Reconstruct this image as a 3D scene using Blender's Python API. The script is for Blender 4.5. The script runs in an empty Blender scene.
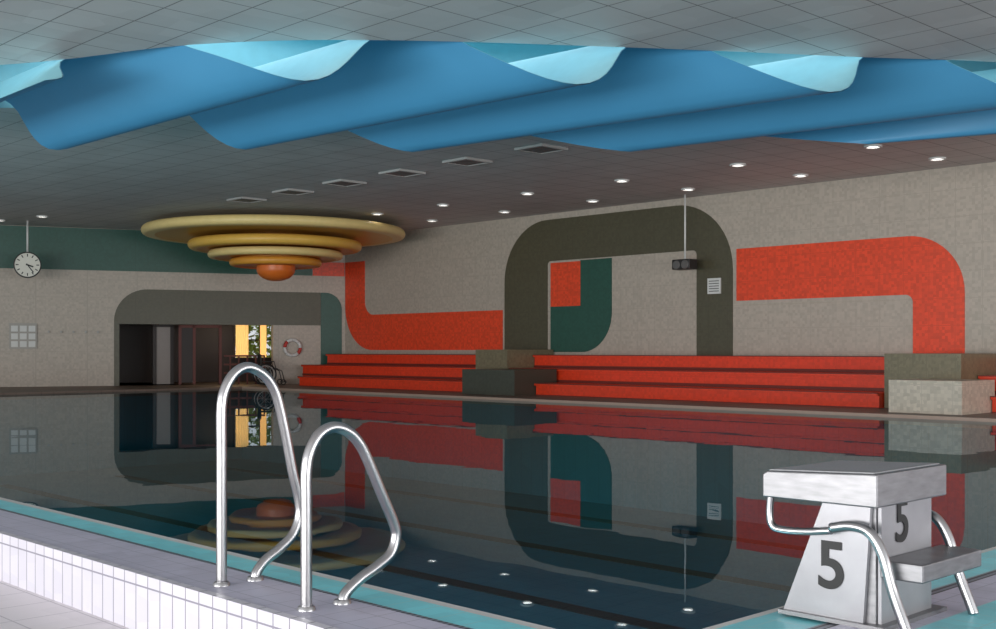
import bpy, math, random, bmesh
from mathutils import Vector
from mathutils.geometry import tessellate_polygon
random.seed(4)
sc=bpy.context.scene
col=sc.collection
try:
    sc.view_settings.view_transform='Standard'
    sc.view_settings.look='None'
except Exception as e: print(e)

def lin(r,g,b):
    f=lambda c:(c/255/12.92) if c/255<=0.04045 else ((c/255+0.055)/1.055)**2.4
    return (f(r),f(g),f(b),1)

# ---------------------------------------------------------------- materials
def base_mat(name):
    m=bpy.data.materials.new(name); m.use_nodes=True
    nt=m.node_tree; b=nt.nodes['Principled BSDF']
    return m,nt,b
def mat(name,c,rough=0.5,metal=0.0,noise=0.08,nscale=6,spec=0.5,stretch=(1,1,1)):
    m,nt,b=base_mat(name)
    tc=nt.nodes.new('ShaderNodeTexCoord'); n=nt.nodes.new('ShaderNodeTexNoise')
    mp=nt.nodes.new('ShaderNodeMapping'); mp.inputs['Scale'].default_value=stretch
    n.inputs['Scale'].default_value=nscale; n.inputs['Detail'].default_value=3
    nt.links.new(tc.outputs['Object'],mp.inputs['Vector']); nt.links.new(mp.outputs[0],n.inputs['Vector'])
    mr=nt.nodes.new('ShaderNodeMapRange'); mr.inputs['To Min'].default_value=1-noise; mr.inputs['To Max'].default_value=1+noise
    nt.links.new(n.outputs['Fac'],mr.inputs['Value'])
    vm=nt.nodes.new('ShaderNodeVectorMath'); vm.operation='SCALE'; vm.inputs[0].default_value=c[:3]
    nt.links.new(mr.outputs[0],vm.inputs['Scale'])
    nt.links.new(vm.outputs[0],b.inputs['Base Color'])
    b.inputs['Roughness'].default_value=rough; b.inputs['Metallic'].default_value=metal
    b.inputs['Specular IOR Level'].default_value=spec
    return m
def emis(name,c,s):
    m,nt,b=base_mat(name); b.inputs['Base Color'].default_value=c
    b.inputs['Emission Color'].default_value=c; b.inputs['Emission Strength'].default_value=s
    return m
def grid_lines(nt,vec,axes,sizes,width):
    sep=nt.nodes.new('ShaderNodeSeparateXYZ'); nt.links.new(vec,sep.inputs[0])
    out=None
    for a,s in zip(axes,sizes):
        d=nt.nodes.new('ShaderNodeMath'); d.operation='DIVIDE'; nt.links.new(sep.outputs[a],d.inputs[0]); d.inputs[1].default_value=s
        f=nt.nodes.new('ShaderNodeMath'); f.operation='FRACT'; nt.links.new(d.outputs[0],f.inputs[0])
        l=nt.nodes.new('ShaderNodeMath'); l.operation='LESS_THAN'; nt.links.new(f.outputs[0],l.inputs[0]); l.inputs[1].default_value=width/s
        if out is None: out=l.outputs[0]
        else:
            mx=nt.nodes.new('ShaderNodeMath'); mx.operation='MAXIMUM'; nt.links.new(out,mx.inputs[0]); nt.links.new(l.outputs[0],mx.inputs[1]); out=mx.outputs[0]
    return out
def tiled(name,c,axes,sizes,width,line,rough=0.35,var=0.12,vsc=(8,8,8),bump=0.25,spec=0.5,big=0.1):
    m,nt,b=base_mat(name)
    tc=nt.nodes.new('ShaderNodeTexCoord'); v=tc.outputs['Object']
    m2=nt.nodes.new('ShaderNodeMapping'); m2.inputs['Scale'].default_value=vsc; nt.links.new(v,m2.inputs['Vector'])
    vo=nt.nodes.new('ShaderNodeTexVoronoi'); vo.inputs['Scale'].default_value=1; nt.links.new(m2.outputs[0],vo.inputs['Vector'])
    if 'Randomness' in vo.inputs: vo.inputs['Randomness'].default_value=0.25
    sp=nt.nodes.new('ShaderNodeSeparateColor'); nt.links.new(vo.outputs['Color'],sp.inputs[0])
    mr=nt.nodes.new('ShaderNodeMapRange'); mr.inputs['To Min'].default_value=1-var; mr.inputs['To Max'].default_value=1+var
    nt.links.new(sp.outputs[0],mr.inputs['Value'])
    nz=nt.nodes.new('ShaderNodeTexNoise'); nz.inputs['Scale'].default_value=0.7; nz.inputs['Detail'].default_value=4; nt.links.new(v,nz.inputs['Vector'])
    m3=nt.nodes.new('ShaderNodeMapRange'); m3.inputs['To Min'].default_value=1-big; m3.inputs['To Max'].default_value=1+big
    nt.links.new(nz.outputs['Fac'],m3.inputs['Value'])
    mu=nt.nodes.new('ShaderNodeMath'); mu.operation='MULTIPLY'; nt.links.new(mr.outputs[0],mu.inputs[0]); nt.links.new(m3.outputs[0],mu.inputs[1])
    vm=nt.nodes.new('ShaderNodeVectorMath'); vm.operation='SCALE'; vm.inputs[0].default_value=c[:3]; nt.links.new(mu.outputs[0],vm.inputs['Scale'])
    g=grid_lines(nt,v,axes,sizes,width)
    mix=nt.nodes.new('ShaderNodeMix'); mix.data_type='RGBA'
    nt.links.new(g,mix.inputs[0]); nt.links.new(vm.outputs[0],mix.inputs[6]); mix.inputs[7].default_value=line
    nt.links.new(mix.outputs[2],b.inputs['Base Color'])
    if bump:
        bp=nt.nodes.new('ShaderNodeBump'); bp.inputs['Strength'].default_value=bump; bp.inputs['Distance'].default_value=0.02
        nt.links.new(sp.outputs[1],bp.inputs['Height']); nt.links.new(bp.outputs[0],b.inputs['Normal'])
    b.inputs['Roughness'].default_value=rough; b.inputs['Specular IOR Level'].default_value=spec
    return m

def mosaic(name,c,rough=0.38,var=0.09,bump=0.1): 
    return tiled(name,c,(0,2),(0.5,0.5),0.012,tuple(x*0.90 for x in c[:3])+(1,),rough=rough,var=var,vsc=(18,18,18),bump=bump,big=0.05)
M_wall=mosaic('beige_mosaic_tile',lin(180,169,156))
M_olive=mosaic('olive_mosaic_tile',lin(82,78,60))
M_red=mosaic('red_mosaic_tile',lin(230,74,38),var=0.13,bump=0.18)
M_green=mosaic('green_mosaic_tile',lin(40,84,72))
M_darkgreen=mosaic('dark_green_mosaic',lin(66,68,58))
M_khaki=mosaic('khaki_mosaic',lin(118,109,85),var=0.14)
M_lightblock=mosaic('light_grey_mosaic',lin(190,180,164),var=0.14)
M_benchred=mosaic('bench_red_tile',lin(226,64,30))
M_benchshade=mat('bench_painted_shade',lin(112,42,32),0.5)  # dark red paints in the shadow lines under the seat edges
M_ceil=tiled('ceiling_panels',lin(190,188,186),(0,1),(0.62,0.62),0.016,lin(120,118,116),rough=0.6,var=0.05,vsc=(1.61,1.61,1),bump=0.0,big=0.08)
M_steel=mat('stainless_steel',(0.46,0.46,0.47,1),0.28,1.0,noise=0.05,nscale=30)
M_steelp=mat('brushed_steel_panel',(0.27,0.27,0.28,1),0.42,1.0,noise=0.35,nscale=10,stretch=(1,1,5))
M_black=mat('black_paint',lin(15,15,16),0.5)
M_dark=mat('dark_metal',lin(40,38,37),0.5)
M_slat=mat('vent_slat',lin(95,92,90),0.5)
M_grey=mat('grey_metal_frame',lin(170,168,165),0.5)
M_white=mat('white_paint',lin(215,215,212),0.5)
M_turq=tiled('turquoise_tile',lin(128,222,232),(0,1),(0.15,0.15),0.006,lin(160,215,220),rough=0.3,var=0.08,vsc=(6.67,6.67,1),bump=0)
M_lav=tiled('lavender_deck_tile',lin(192,190,208),(0,1),(0.15,0.15),0.005,lin(160,160,176),rough=0.35,var=0.06,vsc=(6.67,6.67,1),bump=0)
M_rimtile=tiled('white_rim_tile',lin(208,206,216),(0,2),(0.11,0.5),0.008,lin(140,138,150),rough=0.3,var=0.04,vsc=(9,9,9),bump=0)
M_floor=tiled('pale_floor_tile',lin(218,213,216),(0,1),(0.3,0.3),0.008,lin(180,175,180),rough=0.4,var=0.04,vsc=(3.3,3.3,1),bump=0)
M_deck=tiled('far_deck_tile',lin(118,100,90),(0,1),(0.3,0.3),0.01,lin(90,78,70),rough=0.5,var=0.06,vsc=(3.3,3.3,1),bump=0)
M_lip=mat('pool_lip_tile',lin(170,145,130),0.4)
M_grate=tiled('overflow_grate',lin(130,135,145),(0,),(0.03,),0.012,lin(40,42,46),rough=0.4,var=0.02,bump=0)
M_basin=tiled('basin_tile',lin(62,132,150),(0,1),(0.3,0.3),0.01,lin(55,115,130),rough=0.5,var=0.06,vsc=(3.3,3.3,1),bump=0)
M_lane=mat('lane_line_tile',lin(8,12,16),0.5)
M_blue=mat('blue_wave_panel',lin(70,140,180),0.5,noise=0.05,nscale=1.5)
M_cyanlit=mat('wave_panel_painted_lit',lin(142,202,214),0.6)  # the blue panel as lit from above, skylight glow painted into the colour
M_gold=mat('gold_lacquer',lin(228,182,84),0.4,0.0,noise=0.05)
M_goldL=mat('pale_gold_rim',lin(232,206,138),0.4,0.0)
M_goldD=mat('deep_gold',lin(222,155,58),0.4,0.0)
M_orange=mat('orange_lacquer',lin(226,116,44),0.35,0.0)
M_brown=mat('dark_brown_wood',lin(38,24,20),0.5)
M_bulb=emis('lamp_glow',(1,0.95,0.9,1),4)
M_redpaint=mat('red_plastic',lin(190,50,40),0.5)
M_bark=mat('foliage_outside',lin(150,165,80),0.8,noise=0.5,nscale=3)

M_water=bpy.data.materials.new('pool_water'); M_water.use_nodes=True
nt=M_water.node_tree; nt.nodes.clear()
o=nt.nodes.new('ShaderNodeOutputMaterial'); mx=nt.nodes.new('ShaderNodeMixShader')
tr=nt.nodes.new('ShaderNodeBsdfTransparent'); tr.inputs[0].default_value=(0.55,0.88,0.95,1)
gl=nt.nodes.new('ShaderNodeBsdfGlossy'); gl.inputs['Roughness'].default_value=0.0; gl.inputs['Color'].default_value=(0.68,0.75,0.78,1)
fr=nt.nodes.new('ShaderNodeFresnel'); fr.inputs['IOR'].default_value=1.33
tc=nt.nodes.new('ShaderNodeTexCoord'); nz=nt.nodes.new('ShaderNodeTexNoise'); nz.inputs['Scale'].default_value=1.2; nz.inputs['Detail'].default_value=2
bp=nt.nodes.new('ShaderNodeBump'); bp.inputs['Strength'].default_value=0.02; bp.inputs['Distance'].default_value=0.05
L=nt.links.new
L(tc.outputs['Object'],nz.inputs['Vector']); L(nz.outputs['Fac'],bp.inputs['Height']); L(bp.outputs[0],gl.inputs['Normal'])
L(fr.outputs[0],mx.inputs[0]); L(tr.outputs[0],mx.inputs[1]); L(gl.outputs[0],mx.inputs[2]); L(mx.outputs[0],o.inputs[0])

# ---------------------------------------------------------------- geometry helpers
def mesh(name,v,f,m,parent=None,smooth=False):
    me=bpy.data.meshes.new(name); me.from_pydata([tuple(p) for p in v],[],f); me.update()
    b=bmesh.new(); b.from_mesh(me); bmesh.ops.recalc_face_normals(b,faces=b.faces); b.to_mesh(me); b.free()
    if m: me.materials.append(m)
    if smooth:
        for p in me.polygons: p.use_smooth=True
    ob=bpy.data.objects.new(name,me); col.objects.link(ob)
    if parent: ob.parent=parent
    return ob
def empty(name):
    e=bpy.data.objects.new(name,None); e.empty_display_size=0.2; col.objects.link(e); return e
def prism(name,pts,off,m,parent=None,bevel=0):
    n=len(pts); pts=[Vector(p) for p in pts]; off=Vector(off)
    v=pts+[p+off for p in pts]
    f=[list(range(n)),list(range(2*n-1,n-1,-1))]+[[i,(i+1)%n,n+(i+1)%n,n+i] for i in range(n)]
    ob=mesh(name,v,f,m,parent)
    if bevel:
        md=ob.modifiers.new('bev','BEVEL'); md.width=bevel; md.segments=3; md.limit_method='ANGLE'
    return ob
def box(name,x0,x1,y0,y1,z0,z1,m,parent=None,bevel=0):
    return prism(name,[(x0,y0,z0),(x1,y0,z0),(x1,y1,z0),(x0,y1,z0)],(0,0,z1-z0),m,parent,bevel)
def rounded(pr,n=14):
    out=[]; k=len(pr)
    for i in range(k):
        p=Vector(pr[i][:2]); r=pr[i][2] if len(pr[i])>2 else 0
        if r==0: out.append(p); continue
        d1=(Vector(pr[i-1][:2])-p).normalized(); d2=(Vector(pr[(i+1)%k][:2])-p).normalized()
        c=p+(d1+d2)*r
        for j in range(n+1):
            t=math.pi/2*j/n
            out.append(c+(-d2*math.cos(t)-d1*math.sin(t))*r)
    return out
def catmull(P,n=8):
    P=[Vector(p) for p in P]; Q=[2*P[0]-P[1]]+P+[2*P[-1]-P[-2]]; out=[]
    for i in range(1,len(Q)-2):
        a,b,c,d=Q[i-1:i+3]
        for j in range(n):
            t=j/n
            out.append(0.5*((2*b)+(c-a)*t+(2*a-5*b+4*c-d)*t*t+(3*b-a-3*c+d)*t**3))
    out.append(P[-1]); return out
def tube(name,P,r,m,parent=None,smooth=True,n=8,seg=16):
    pts=catmull(P,n) if smooth else [Vector(p) for p in P]
    v=[];f=[]
    T=(pts[1]-pts[0]).normalized(); N=T.orthogonal().normalized()
    for i,p in enumerate(pts):
        t=(pts[min(i+1,len(pts)-1)]-pts[max(i-1,0)]).normalized()
        N=(N-t*N.dot(t)).normalized(); B=t.cross(N)
        for j in range(seg):
            a=2*math.pi*j/seg; v.append(p+(N*math.cos(a)+B*math.sin(a))*r)
    for i in range(len(pts)-1):
        for j in range(seg):
            f.append([i*seg+j,i*seg+(j+1)%seg,(i+1)*seg+(j+1)%seg,(i+1)*seg+j])
    f.append(list(range(seg))); f.append([(len(pts)-1)*seg+j for j in range(seg)][::-1])
    return mesh(name,v,f,m,parent,True)
def lathe(name,prof,c,m,parent=None,seg=96,axis='Z',smooth=True):
    v=[];f=[];n=len(prof)
    for i in range(seg):
        a=2*math.pi*i/seg
        for r,z in prof: v.append(Vector((r*math.cos(a),r*math.sin(a),z)))
    for i in range(seg):
        k=(i+1)%seg
        for j in range(n-1): f.append([i*n+j,k*n+j,k*n+j+1,i*n+j+1])
    if axis!='Z':
        ax=Vector(axis).normalized(); q=Vector((0,0,1)).rotation_difference(ax)
        v=[q@p for p in v]
    v=[p+Vector(c) for p in v]
    ob=mesh(name,v,f,m,parent,smooth)
    b=bmesh.new(); b.from_mesh(ob.data); bmesh.ops.remove_doubles(b,verts=b.verts,dist=1e-5); b.to_mesh(ob.data); b.free()
    if smooth:
        for p in ob.data.polygons: p.use_smooth=True
        md=ob.modifiers.new('es','EDGE_SPLIT'); md.split_angle=math.radians(40)
    return ob
def torus(name,c,R,r,ax,m,parent,a0=0,a1=6.2832,seg=48):
    ax=Vector(ax).normalized(); u=ax.orthogonal().normalized(); w=ax.cross(u)
    n=max(3,int(seg*(a1-a0)/6.2832)); pts=[Vector(c)+(u*math.cos(a0+(a1-a0)*i/n)+w*math.sin(a0+(a1-a0)*i/n))*R for i in range(n+1)]
    return tube(name,pts,r,m,parent,False)

H=4.43; DY=20.9
Bc=Vector((-28.24,20.9,0)); T=Vector((-0.377,-0.926,0)).normalized(); O=Vector((T.y,-T.x,0))
if O.x>0: O=-O
def P(s,w,z): return Bc+T*s+O*w+Vector((0,0,z))
def lbox(name,s0,s1,w0,w1,z0,z1,m,parent=None):
    return prism(name,[P(s0,w0,z0),P(s1,w0,z0),P(s1,w1,z0),P(s0,w1,z0)],(0,0,z1-z0),m,parent)

# ---------------------------------------------------------------- shell
box('wall_far',-28.24,6,DY,DY+0.25,-0.2,H,M_wall)
S0,S1,ZH=2.16,6.46,1.78
wl=empty('wall_left')
lbox('panel_right',-0.1,S0,0,0.25,0,H,M_wall,wl)
lbox('panel_left',S1,22,0,0.25,0,H,M_wall,wl)
lbox('panel_over_opening',S0,S1,0,0.25,ZH,H,M_wall,wl)
near=[(-18.2,2.3),(-14,5.3),(-11.6,6.47),(-10.06,7.78),(-8.35,9.97),(-6.71,12.3),(-5.7,13.7),(-4.2,16.4)]
far=[(-6.6,17.2),(-9.3,15.5),(-12.1,13.1),(-13.8,10.7),(-15,8.3),(-16.5,6.2),(-19.6,3.4)]
def smooth2(L): return [(p.x,p.y) for p in catmull([(a,b,0) for a,b in L],6)]
nearS=smooth2(near); farS=smooth2(far); hole=nearS+farS
outer=[(-42,-4),(6,-4),(6,DY+0.2),(-42,DY+0.2)]
loops=[[Vector((a,b,0)) for a,b in outer],[Vector((a,b,0)) for a,b in hole]]
tris=tessellate_polygon(loops); allp=[Vector((p.x,p.y,H)) for l in loops for p in l]
mesh('ceiling',allp,[list(t) for t in tris],M_ceil)
nh=len(hole)
sk=empty('ceiling_skylight_recess')
v=[Vector((a,b,H)) for a,b in hole]+[Vector((a,b,H+1.3)) for a,b in hole]
mesh('recess_sides',v,[[i,(i+1)%nh,nh+(i+1)%nh,nh+i] for i in range(nh)],M_cyanlit,sk)
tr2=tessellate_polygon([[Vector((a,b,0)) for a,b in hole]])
mesh('recess_top',[Vector((a,b,H+1.3)) for a,b in hole],[list(t) for t in tr2],M_cyanlit,sk)
def interp(L,y):
    L=sorted(L,key=lambda p:p[1])
    if y<=L[0][1]: return L[0][0]
    for (x0,y0),(x1,y1) in zip(L,L[1:]):
        if y<=y1: return x0+(x1-x0)*(y-y0)/(y1-y0+1e-9)
    return L[-1][0]
FT=[(-18.2,5.1),(-16.3,7.0),(-14.4,8.9),(-12.9,10.75),(-10.7,13.0),(-8.0,14.9),(-5.6,16.8)]
NT=[(-12.2,5.1),(-10.3,7.1),(-8.4,9.3),(-6.7,11.6),(-5.2,13.9),(-4.1,16.2),(-3.5,17.7)]
def sheet(name,dz,m):
    v=[];f=[];NX=24
    Fs=catmull([(a,b,0) for a,b in FT],20); Ns=catmull([(a,b,0) for a,b in NT],20)
    rows=0
    for k in range(len(Fs)):
        t=-1+k/20
        if t>4.3: break
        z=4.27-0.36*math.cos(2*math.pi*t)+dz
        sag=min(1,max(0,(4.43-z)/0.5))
        fy=Fs[k].y; ny=Ns[k].y
        x0=(interp(farS,fy)+0.05)*(1-sag)+Fs[k].x*sag
        x1=(interp(nearS,ny)-0.05)*(1-sag)+Ns[k].x*sag
        for i in range(NX+1):
            q=i/NX; v.append((x0+(x1-x0)*q,fy+(ny-fy)*q,z))
        rows+=1
    for j in range(rows-1):
        for i in range(NX):
            a=j*(NX+1)+i; f.append([a,a+1,a+NX+2,a+NX+1])
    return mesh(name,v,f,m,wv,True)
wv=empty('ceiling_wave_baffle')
sheet('blue_underside',0,M_blue); sheet('painted_lit_topside',0.008,M_cyanlit)

# ---------------------------------------------------------------- murals
mu=empty('wall_mural')
def mur(name,pr,m): return prism(name,[(a,DY-0.02,b) for a,b in rounded(pr)],(0,0.03,0),m,mu)
mur('red_hook_stripe',[(-28.2,3.67),(-27.26,3.67),(-27.26,2.08,0.4),(-21.44,2.08),(-21.44,1.05),(-28.2,1.05,1.3)],M_red)
mur('olive_arch',[(-21.36,0.6),(-21.36,4.28,1.5),(-14.37,4.28,1.5),(-14.37,0.6),(-15.31,0.6),(-15.31,3.25,0.1),(-19.84,3.25,0.1),(-19.84,0.6)],M_olive)
mur('green_d_shape',[(-18.74,3.22),(-17.76,3.22),(-17.76,1.0,0.95),(-19.73,1.0),(-19.73,2.12),(-18.74,2.12)],M_green)
mur('red_square',[(-19.73,2.12),(-18.74,2.12),(-18.74,3.2),(-19.73,3.2)],M_red)
mur('red_corner_stripe',[(-14.27,3.21),(-9.32,3.21,1.1),(-9.32,0.6),(-10.31,0.6),(-10.31,2.1,0.15),(-14.27,2.1)],M_red)
def mul(name,pr,m): return prism(name,[P(a,-0.02,b) for a,b in rounded(pr)],O*0.03,m,mu)
mul('green_band',[(1.0,3.26),(22,3.26),(22,H-0.01),(1.0,H-0.01)],M_green)
mul('red_stub',[(0.02,3.26),(0.98,3.26),(0.98,3.67),(0.02,3.67)],M_red)
mul('olive_frame',[(0.75,ZH),(0.75,2.76),(6.6,2.76,0.9),(6.6,0.03),(6.46,0.03),(6.46,ZH)],M_olive)
mul('green_frame_end',[(0.74,0.03),(0.74,2.76),(0.1,2.76,0.5),(0.1,0.03)],M_green)

# ---------------------------------------------------------------- alcove
al=empty('wall_alcove')
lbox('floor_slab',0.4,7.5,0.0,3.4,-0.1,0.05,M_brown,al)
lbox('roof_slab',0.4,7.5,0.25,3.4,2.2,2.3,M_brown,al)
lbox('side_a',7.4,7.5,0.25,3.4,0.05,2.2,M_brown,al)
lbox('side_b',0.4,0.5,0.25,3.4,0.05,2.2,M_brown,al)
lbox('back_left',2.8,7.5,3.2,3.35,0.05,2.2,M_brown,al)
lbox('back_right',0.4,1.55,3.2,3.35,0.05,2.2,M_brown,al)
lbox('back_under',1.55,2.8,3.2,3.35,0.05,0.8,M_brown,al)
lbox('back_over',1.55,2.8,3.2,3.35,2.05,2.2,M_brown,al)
wn=empty('window_1')
for i,(a,b) in enumerate([(1.55,1.6),(1.95,1.99),(2.36,2.40),(2.75,2.8)]): lbox('mullion_%d'%i,a,b,3.15,3.22,0.8,2.05,M_brown,wn)
lbox('transom',1.55,2.8,3.15,3.22,1.35,1.39,M_brown,wn)
lbox('sill',1.5,2.85,3.1,3.25,0.77,0.81,M_brown,wn); lbox('head',1.55,2.8,3.15,3.22,2.0,2.05,M_brown,wn)
M_cur=emis('yellow_curtain_glow',lin(235,195,125),0.7)  # emission stands in for daylight coming through the drapes
ct=empty('window_curtain')
for tag,sa,sb_ in (('left',2.35,2.75),('right',1.78,1.98)):
    cv=[];cf=[]
    for i in range(41):
        s=sa+(sb_-sa)*i/40; w=3.08+0.03*math.sin(i*1.1)
        cv+= [P(s,w,0.82),P(s,w,2.0)]
    for i in range(40): cf.append([2*i,2*i+2,2*i+3,2*i+1])
    mesh('drape_'+tag,cv,cf,M_cur,ct,True)
fo=[];ff=[]
for i in range(900):
    c=P(random.uniform(0.8,3.4),random.uniform(4.2,5.4),random.uniform(0.3,2.1)); a=Vector([random.gauss(0,1) for _ in range(3)]).normalized()*0.12; b=Vector([random.gauss(0,1) for _ in range(3)]).normalized()*0.09
    k=len(fo); fo+=[c-a,c+b,c+a,c-b]; ff.append([k,k+1,k+2,k+3])
mesh('garden_shrub',fo,ff,M_bark)
dr=empty('door_1')
lbox('leaf',4.95,5.35,1.2,1.25,0.05,1.72,mat('door_grey',lin(150,140,135),0.5),dr)
lbox('jamb_a',4.85,4.95,1.15,1.3,0.05,1.76,M_brown,dr); lbox('jamb_b',5.35,5.45,1.15,1.3,0.05,1.76,M_brown,dr); lbox('lintel',4.85,5.45,1.15,1.3,1.72,1.8,M_brown,dr)
dw=empty('door_2')
M_redbrown=mat('red_brown_wood',lin(100,42,32),0.5)
for i,s in enumerate([3.55,4.3,4.7]): lbox('post_%d'%i,s,s+0.08,0.6,0.68,0.05,1.78,M_redbrown,dw)
lbox('rail_top',3.55,4.78,0.6,0.68,1.7,1.78,M_redbrown,dw)
lbox('leaf',4.38,4.7,0.62,0.66,0.1,1.7,M_brown,dw)
rl=empty('balustrade')
for i,z in enumerate([0.35,0.6,0.85]): lbox('rail_%d'%i,2.3,3.5,0.5,0.54,z,z+0.05,M_redbrown,rl)
for i in range(5): lbox('post_%d'%i,2.3+i*0.25,2.34+i*0.25,0.5,0.54,0.05,0.9,M_redbrown,rl)

wc=empty('wheelchair')
for i,w_ in enumerate((-0.45,-0.95)):
    c=P(2.55,w_,0.36); torus('wheel_%d'%i,c,0.29,0.022,O,M_black,wc); torus('handrim_%d'%i,c+O*(-0.03),0.24,0.01,O,M_grey,wc)
    for j in range(8):
        a=j*math.pi/4; tube('spoke_%d_%d'%(i,j),[c,c+T*0.28*math.cos(a)+Vector((0,0,0.28*math.sin(a)))],0.004,M_grey,wc,False,seg=6)
    torus('caster_%d'%i,P(2.05,w_,0.13),0.07,0.015,O,M_black,wc,seg=24)
    w2_=w_+(-0.05 if i==0 else 0.05)
    tube('frame_%d'%i,[P(2.8,w2_,0.98),P(2.7,w2_,0.92),P(2.68,w2_,0.5),P(2.2,w2_,0.5),P(2.08,w2_,0.45),P(2.0,w2_,0.14)],0.014,M_dark,wc,False)
    tube('arm_%d'%i,[P(2.68,w2_,0.72),P(2.3,w2_,0.72),P(2.25,w2_,0.5)],0.014,M_dark,wc,False)
lbox('seat',2.2,2.68,-0.9,-0.5,0.49,0.53,M_black,wc); lbox('backrest',2.66,2.69,-0.9,-0.5,0.53,0.92,M_black,wc); lbox('footplate',1.93,2.05,-0.9,-0.5,0.12,0.14,M_dark,wc)

lb=empty('lifebuoy'); c=P(1.6,-0.08,1.12)
for i in range(8): torus('arc_%d'%i,c,0.23,0.05,O,M_redpaint if i%4==1 else M_white,lb,i*math.pi/4,(i+1)*math.pi/4)

npn=empty('notice_board')
lbox('board',8.6,9.3,-0.05,-0.02,1.08,1.78,mat('board_grey',lin(165,160,152),0.4),npn)
for i in range(3):
    for j in range(3): lbox('sheet_%d%d'%(i,j),8.64+i*0.22,8.81+i*0.22,-0.06,-0.05,1.13+j*0.21,1.29+j*0.21,M_white,npn)
hk=empty('wall_hook_rail')
for i in range(5): lbox('hook_%d'%i,7.0+i*0.32,7.05+i*0.32,-0.06,0,1.52,1.58,M_grey,hk)

ck=empty('hanging_clock'); cc=Vector((-30.3,12.2,3.27)); nrm=Vector((0.93,-0.37,0)).normalized()
lathe('case',[(0,-0.06),(0.32,-0.06),(0.34,-0.04),(0.34,0.05),(0.31,0.06),(0.31,0.045)],cc,M_dark,ck,48,axis=nrm)
lathe('face',[(0,0.047),(0.31,0.047)],cc,mat('clock_face',lin(225,222,210),0.4),ck,48,axis=nrm)
upv=Vector((0,0,1)); rt=Vector((-nrm.y,nrm.x,0))
for i in range(12):
    a=i*math.pi/6; d=upv*math.cos(a)+rt*math.sin(a); e=upv*-math.sin(a)+rt*math.cos(a); p=cc+nrm*0.052+d*0.25
    prism('tick_%d'%i,[p-e*0.012-d*0.035,p+e*0.012-d*0.035,p+e*0.012+d*0.035,p-e*0.012+d*0.035],nrm*0.004,M_black,ck)
for nme,a,l,w in [('hour_hand',1.9,0.15,0.018),('minute_hand',2.5,0.24,0.012)]:
    d=upv*math.cos(a)+rt*math.sin(a); e=upv*-math.sin(a)+rt*math.cos(a); p=cc+nrm*0.06
    prism(nme,[p-e*w-d*0.04,p+e*w-d*0.04,p+e*w+d*l,p-e*w+d*l],nrm*0.004,M_black,ck)
tube('pole',[cc+Vector((0,0,0.33)),(cc.x,cc.y,H)],0.025,M_white,ck,False)

# ---------------------------------------------------------------- big tiered corner lamp
ch=empty('tiered_disc_chandelier'); lc=(-26.0,17.0)
def disc(name,r,z0,th,mr,mu_):
    e=th/2; prof=[(0,z0+th),(r-e,z0+th)]
    for i in range(9):
        a=math.pi/2-math.pi*i/8; prof.append((r-e+e*math.cos(a),z0+e+e*math.sin(a)))
    prof+=[(r*0.9,z0)]
    lathe(name+'_rim',prof,(lc[0],lc[1],0),mr,ch,128)
    lathe(name+'_soffit',[(r*0.9,z0),(r*0.88,z0+0.02),(0,z0+0.02)],(lc[0],lc[1],0),mu_,ch,128)
disc('tier_1',3.4,4.0,0.24,M_goldL,M_gold)
disc('tier_2',2.25,3.66,0.25,M_gold,M_goldD)
disc('tier_3',1.75,3.44,0.2,M_goldL,M_goldD)
disc('tier_4',1.2,3.24,0.2,M_goldD,M_orange)
lathe('core',[(0,4.43),(1.0,4.43),(1.0,3.3),(0.5,3.25)],(lc[0],lc[1],0),M_goldD,ch,64)
prof=[(0.5*math.cos(-math.pi/2*i/12),3.16+0.3*math.sin(-math.pi/2*i/12)) for i in range(13)]
lathe('bottom_dome',[(0.5,3.32)]+prof,(lc[0],lc[1],0),M_orange,ch,64)

# ---------------------------------------------------------------- ceiling fittings
def downlight(x,y):
    e=empty('ceiling_downlight')
    lathe('ring',[(0.15,H-0.001),(0.15,H-0.03),(0.11,H-0.03),(0.10,H-0.001)],(x,y,0),M_white,e,24)
    lathe('lens',[(0,H-0.008),(0.105,H-0.008)],(x,y,0),M_bulb,e,24)
for x in (-6.8,-9.48,-12.13,-14.87,-17.5,-20.25,-22.7): downlight(x,17.8)
for x in (-6.6,-9.3,-12.03,-14.7,-17.35,-20.2,-22.9): downlight(x,19.75)
downlight(-29,12.05); downlight(-30.6,11.6)
for k in range(6):
    x=-13.44-1.83*k; y=14.0; e=empty('ceiling_air_vent')
    box('frame_a',x-0.32,x+0.32,y-0.32,y-0.26,H-0.04,H,M_grey,e); box('frame_b',x-0.32,x+0.32,y+0.26,y+0.32,H-0.04,H,M_grey,e)
    box('frame_c',x-0.32,x-0.26,y-0.26,y+0.26,H-0.04,H,M_grey,e); box('frame_d',x+0.26,x+0.32,y-0.26,y+0.26,H-0.04,H,M_grey,e)
    box('back',x-0.26,x+0.26,y-0.26,y+0.26,H-0.005,H,M_dark,e)
    for j in range(5): box('slat_%d'%j,x-0.26,x+0.26,y-0.24+j*0.1,y-0.17+j*0.1,H-0.03,H-0.005,M_slat,e)

fl=empty('hanging_floodlight')
tube('pole',[(-15.3,20.45,H),(-15.3,20.45,3.02)],0.02,M_white,fl,False)
box('housing',-15.55,-15.08,20.3,20.6,2.8,3.02,M_dark,fl,0.02)
for i,x in enumerate((-15.43,-15.2)): lathe('lens_%d'%i,[(0,0.02),(0.08,0.02),(0.1,0)],(x,20.3,2.9),M_slat,fl,24,axis=(0,-1,0))
sg=empty('wall_sign')
box('plate',-15.0,-14.66,DY-0.05,DY-0.02,2.27,2.61,M_white,sg)
for j in range(5): box('line_%d'%j,-14.96,-14.7,DY-0.055,DY-0.05,2.32+j*0.055,2.335+j*0.055,M_dark,sg)

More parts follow.
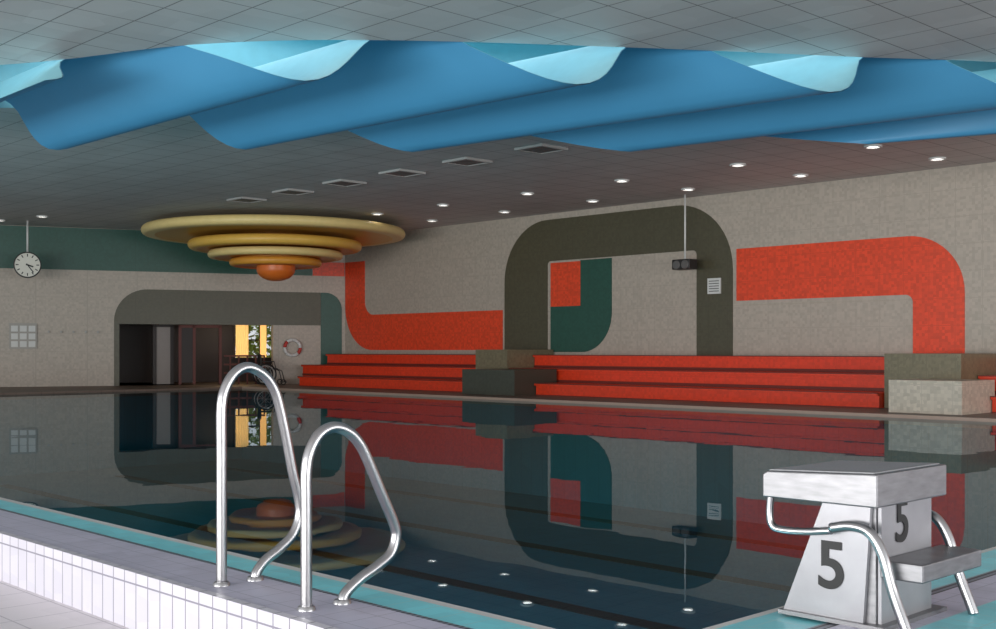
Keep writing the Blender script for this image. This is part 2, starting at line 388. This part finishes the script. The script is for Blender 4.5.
# ---------------------------------------------------------------- benches
def bench_run(rows):
    bn=empty('tiered_bench')
    for i,(x0,x1) in enumerate(rows):
        yf=18.5+0.8*i; z=0.31*(i+1)
        ye=yf+0.8 if i<2 else DY-0.03
        box('riser_%d'%i,x0,x1,yf+0.06,ye+0.05 if i<2 else ye,0.05,z-0.05,M_benchred,bn)
        box('seat_%d'%i,x0,x1,yf,ye+0.05 if i<2 else ye,z-0.05,z,M_benchred,bn)
        box('shade_nosing_%d'%i,x0,x1,yf-0.01,yf+0.03,z-0.012,z+0.005,M_benchshade,bn)
        box('shade_kick_%d'%i,x0,x1,yf+0.04,yf+0.06,z-0.31+(0.05 if i==0 else 0),z-0.25,M_benchshade,bn)  # nosing and kick strips carry painted shade between the tiers
bench_run([(-27.2,-19.73),(-28.2,-20.73),(-28.1,-20.73)])
bench_run([(-17.98,-9.77),(-19.58,-9.77),(-19.58,-9.77)])
bench_run([(-7.83,4),(-8.38,4),(-8.38,4)])
pl=empty('tiled_plinth')
box('lower',-19.7,-18.0,17.9,19.25,0.05,0.61,M_darkgreen,pl); box('upper',-20.7,-19.6,19.25,20.85,0.05,1.06,M_khaki,pl)
pl2=empty('tiled_plinth')
box('lower',-9.05,-7.85,17.5,18.7,0.05,0.57,M_lightblock,pl2); box('upper',-9.75,-8.4,18.7,20.85,0.05,0.99,M_khaki,pl2)

# ---------------------------------------------------------------- pool
X0,X1,Y0,Y1=-27.5,-2.53,3.1,16.9
mesh('pool_water',[(X0,Y0,0),(X1,Y0,0),(X1,Y1,0),(X0,Y1,0)],[[0,1,2,3]],M_water)
ba=empty('floor_pool_basin')
box('bottom',X0,X1,Y0,Y1,-2.0,-1.9,M_basin,ba)
box('side_near',X0,X1,Y0-0.2,Y0,-2,-0.12,M_basin,ba); box('side_far',X0,X1,Y1,Y1+0.2,-2,-0.1,M_basin,ba)
box('end_left',X0-0.2,X0,Y0,Y1,-2,-0.1,M_basin,ba); box('end_right',X1,X1+0.2,Y0,Y1,-2,-0.12,M_basin,ba)
for i in range(5):
    y=4.4+i*2.7
    box('lane_%d'%i,X0+1.8,X1-1.8,y-0.13,y+0.13,-1.9,-1.89,M_lane,ba)
    box('lane_t_%d'%i,X1-2.06,X1-1.8,y-0.5,y+0.5,-1.9,-1.89,M_lane,ba)
dk=empty('floor_deck_near')
box('lip',X0,X1,3.02,3.1,-0.12,0.03,M_white,dk)
box('turquoise',X0-0.3,X1+0.06,2.84,3.02,-0.12,0.04,M_turq,dk)
box('grate',X0-0.3,X1+0.3,2.80,2.84,-0.12,0.045,M_grate,dk)
box('coping',-40,5,2.47,2.80,-0.12,0.05,M_lav,dk)
box('rim_face',-40,5,2.43,2.47,-0.2,0.055,M_rimtile,dk)
dk=empty('floor_deck_right')
box('lip',X1,X1+0.06,3.02,Y1,-0.12,0.03,M_white,dk)
box('turquoise',X1+0.06,X1+0.3,2.84,Y1,-0.12,0.04,M_turq,dk)
box('grate',X1+0.3,X1+0.36,2.84,Y1,-0.12,0.045,M_grate,dk)
box('deck_inner',X1+0.36,-1.95,2.8,Y1,-0.12,0.05,M_lav,dk)
box('turquoise_outer',-1.95,-1.6,2.8,Y1,-0.12,0.05,M_turq,dk)
box('deck',-1.6,5,2.8,Y1,-0.12,0.05,M_lav,dk)
box('floor_deck_far',-30,5,Y1+0.1,DY,-0.1,0.05,M_deck)
box('trim_pool_lip',X0,X1,Y1,Y1+0.1,-0.1,0.05,M_lip)
box('floor_deck_left',-40,X0,2.8,Y1,-0.12,0.05,M_deck)
box('floor',-42,6,-4,2.43,-0.3,-0.2,M_floor)

# ---------------------------------------------------------------- ladder handrails
ld=empty('pool_ladder')
def rail(tag,x,yz):
    pts=[(x,a,b) for a,b in yz]
    tube('rail_'+tag,pts,0.0225,M_steel,ld,True,10,20)
    for i,(a,b) in enumerate((yz[0],yz[-1])):
        lathe('flange_%s_%d'%(tag,i),[(0,0.068),(0.03,0.066),(0.036,0.056),(0.037,0.048),(0,0.048)],(x,a,0),M_steel,ld,32)
rail('1',-4.36,[(2.58,.05),(2.58,.30),(2.58,.6),(2.58,.80),(2.60,.89),(2.65,.955),(2.715,.975),(2.79,.94),(2.84,.88),(2.87,.80),(2.905,.66),(2.94,.5),(2.972,.38),(2.975,.30),(2.94,.225),(2.87,.17),(2.80,.13),(2.755,.085),(2.745,.05)])
rail('2',-3.72,[(2.57,.05),(2.57,.22),(2.57,.42),(2.57,.58),(2.59,.665),(2.635,.725),(2.70,.747),(2.77,.725),(2.825,.675),(2.87,.60),(2.94,.46),(3.0,.34),(3.012,.28),(2.985,.215),(2.91,.17),(2.83,.135),(2.76,.09),(2.74,.05)])

# ---------------------------------------------------------------- starting block
sb=empty('starting_block')
M_pale=mat('pale_plate',lin(158,158,162),0.38,0.5,noise=0.15,nscale=10)
prism('platform',[(-2.48,3.8,.49),(-2.48,3.8,.578),(-2.46,3.8,.59),(-2.01,3.8,.61),(-2.01,3.8,.49)],(0,.55,0),M_steelp,sb,0.006)
prism('platform_top_grip',[(-2.46,3.82,.591),(-2.03,3.82,.610),(-2.03,4.33,.610),(-2.46,4.33,.591)],(0,0,0.004),mat('grip_sheet',lin(145,147,150),0.6,0.4,noise=0.3,nscale=120),sb)
prism('body',[(-2.41,3.87,.06),(-2.24,3.87,.49),(-2.05,3.87,.49),(-2.05,3.87,.06)],(0,.42,0),M_steelp,sb,0.004)
prism('side_plate',[(-2.42,3.85,.06),(-2.25,3.85,.49),(-2.06,3.85,.49),(-2.09,3.85,.06)],(0,.018,0),M_pale,sb)
prism('back_plate',[(-2.048,3.88,.06),(-2.048,4.27,.06),(-2.048,4.27,.49),(-2.048,3.88,.49)],(0.014,0,0),M_pale,sb)
box('base_plate',-2.43,-2.0,3.83,4.33,.05,.065,M_steelp,sb)
box('step',-2.03,-1.87,3.86,4.34,.235,.30,M_steelp,sb,0.006)
for i,y in enumerate((3.82,4.34)):
    tube('leg_tube_%d'%i,[(-2.2,y,.40),(-2.12,y,.415),(-2.05,y,.40),(-2.0,y,.33),(-1.96,y,.2),(-1.92,y,.1),(-1.90,y,.05)],0.019,M_steel,sb)
    tube('grab_handle_%d'%i,[(-2.455,y,.5),(-2.46,y,.43),(-2.45,y,.385),(-2.41,y,.37),(-2.3,y,.375),(-2.2,y,.39)],0.014,M_steel,sb)
for i,(loc,rot,size) in enumerate([((-2.215,3.846,.175),(math.pi/2,0,0),.245),((-2.03,4.03,.35),(math.pi/2,0,math.pi/2),.22)]):
    cu=bpy.data.curves.new('digit','FONT'); cu.body='5'; cu.size=size; cu.align_x='CENTER'; cu.extrude=0.001; cu.offset=0.004
    ob=bpy.data.objects.new('number_five_%d'%i,cu); col.objects.link(ob); ob.location=loc; ob.rotation_euler=rot; ob.data.materials.append(M_black); ob.parent=sb

# ---------------------------------------------------------------- lights
def area(name,loc,rot,sx,sy,e,c=(1,1,1)):
    l=bpy.data.lights.new(name,'AREA'); l.shape='RECTANGLE'; l.size=sx; l.size_y=sy; l.energy=e; l.color=c
    o=bpy.data.objects.new(name,l); col.objects.link(o); o.location=loc; o.rotation_euler=rot; return o
area('window_daylight_near',(-3,-12,1.2),(math.radians(97),0,0),26,4,3900,(1,0.985,0.97))
area('window_daylight_right',(11,9,1.2),(math.radians(97),0,math.pi/2),20,4,1500,(1,0.985,0.97))
area('skylight_daylight',(-11.2,10.2,H+1.2),(0,0,math.radians(50)),12,3.5,190,(0.95,0.98,1))
area('basin_fill_light',(-14,3.15,-0.9),(math.pi/2,0,0),22,0.6,300,(0.8,1,1))  # added fill so the basin shows through the water, no fitting there
pa=P(3.2,1.6,2.15); area('alcove_warm_fill',(pa.x,pa.y,pa.z),(0,0,0),0.6,0.6,22,(1,0.7,0.4))  # added fill that warms the doorway interior, not an actual fitting
w=bpy.data.worlds.new('World'); sc.world=w; w.use_nodes=True
w.node_tree.nodes['Background'].inputs[0].default_value=(0.92,0.95,1,1); w.node_tree.nodes['Background'].inputs[1].default_value=0.75

# ---------------------------------------------------------------- camera
cd=bpy.data.cameras.new('camera'); cam=bpy.data.objects.new('camera',cd); col.objects.link(cam)
cam.location=(0,0,1.05); cam.rotation_euler=(math.pi/2,0,math.asin(0.719))
cd.lens=36*1159/996; cd.sensor_width=36; cd.shift_y=35.5/996; cd.clip_end=200
sc.camera=cam
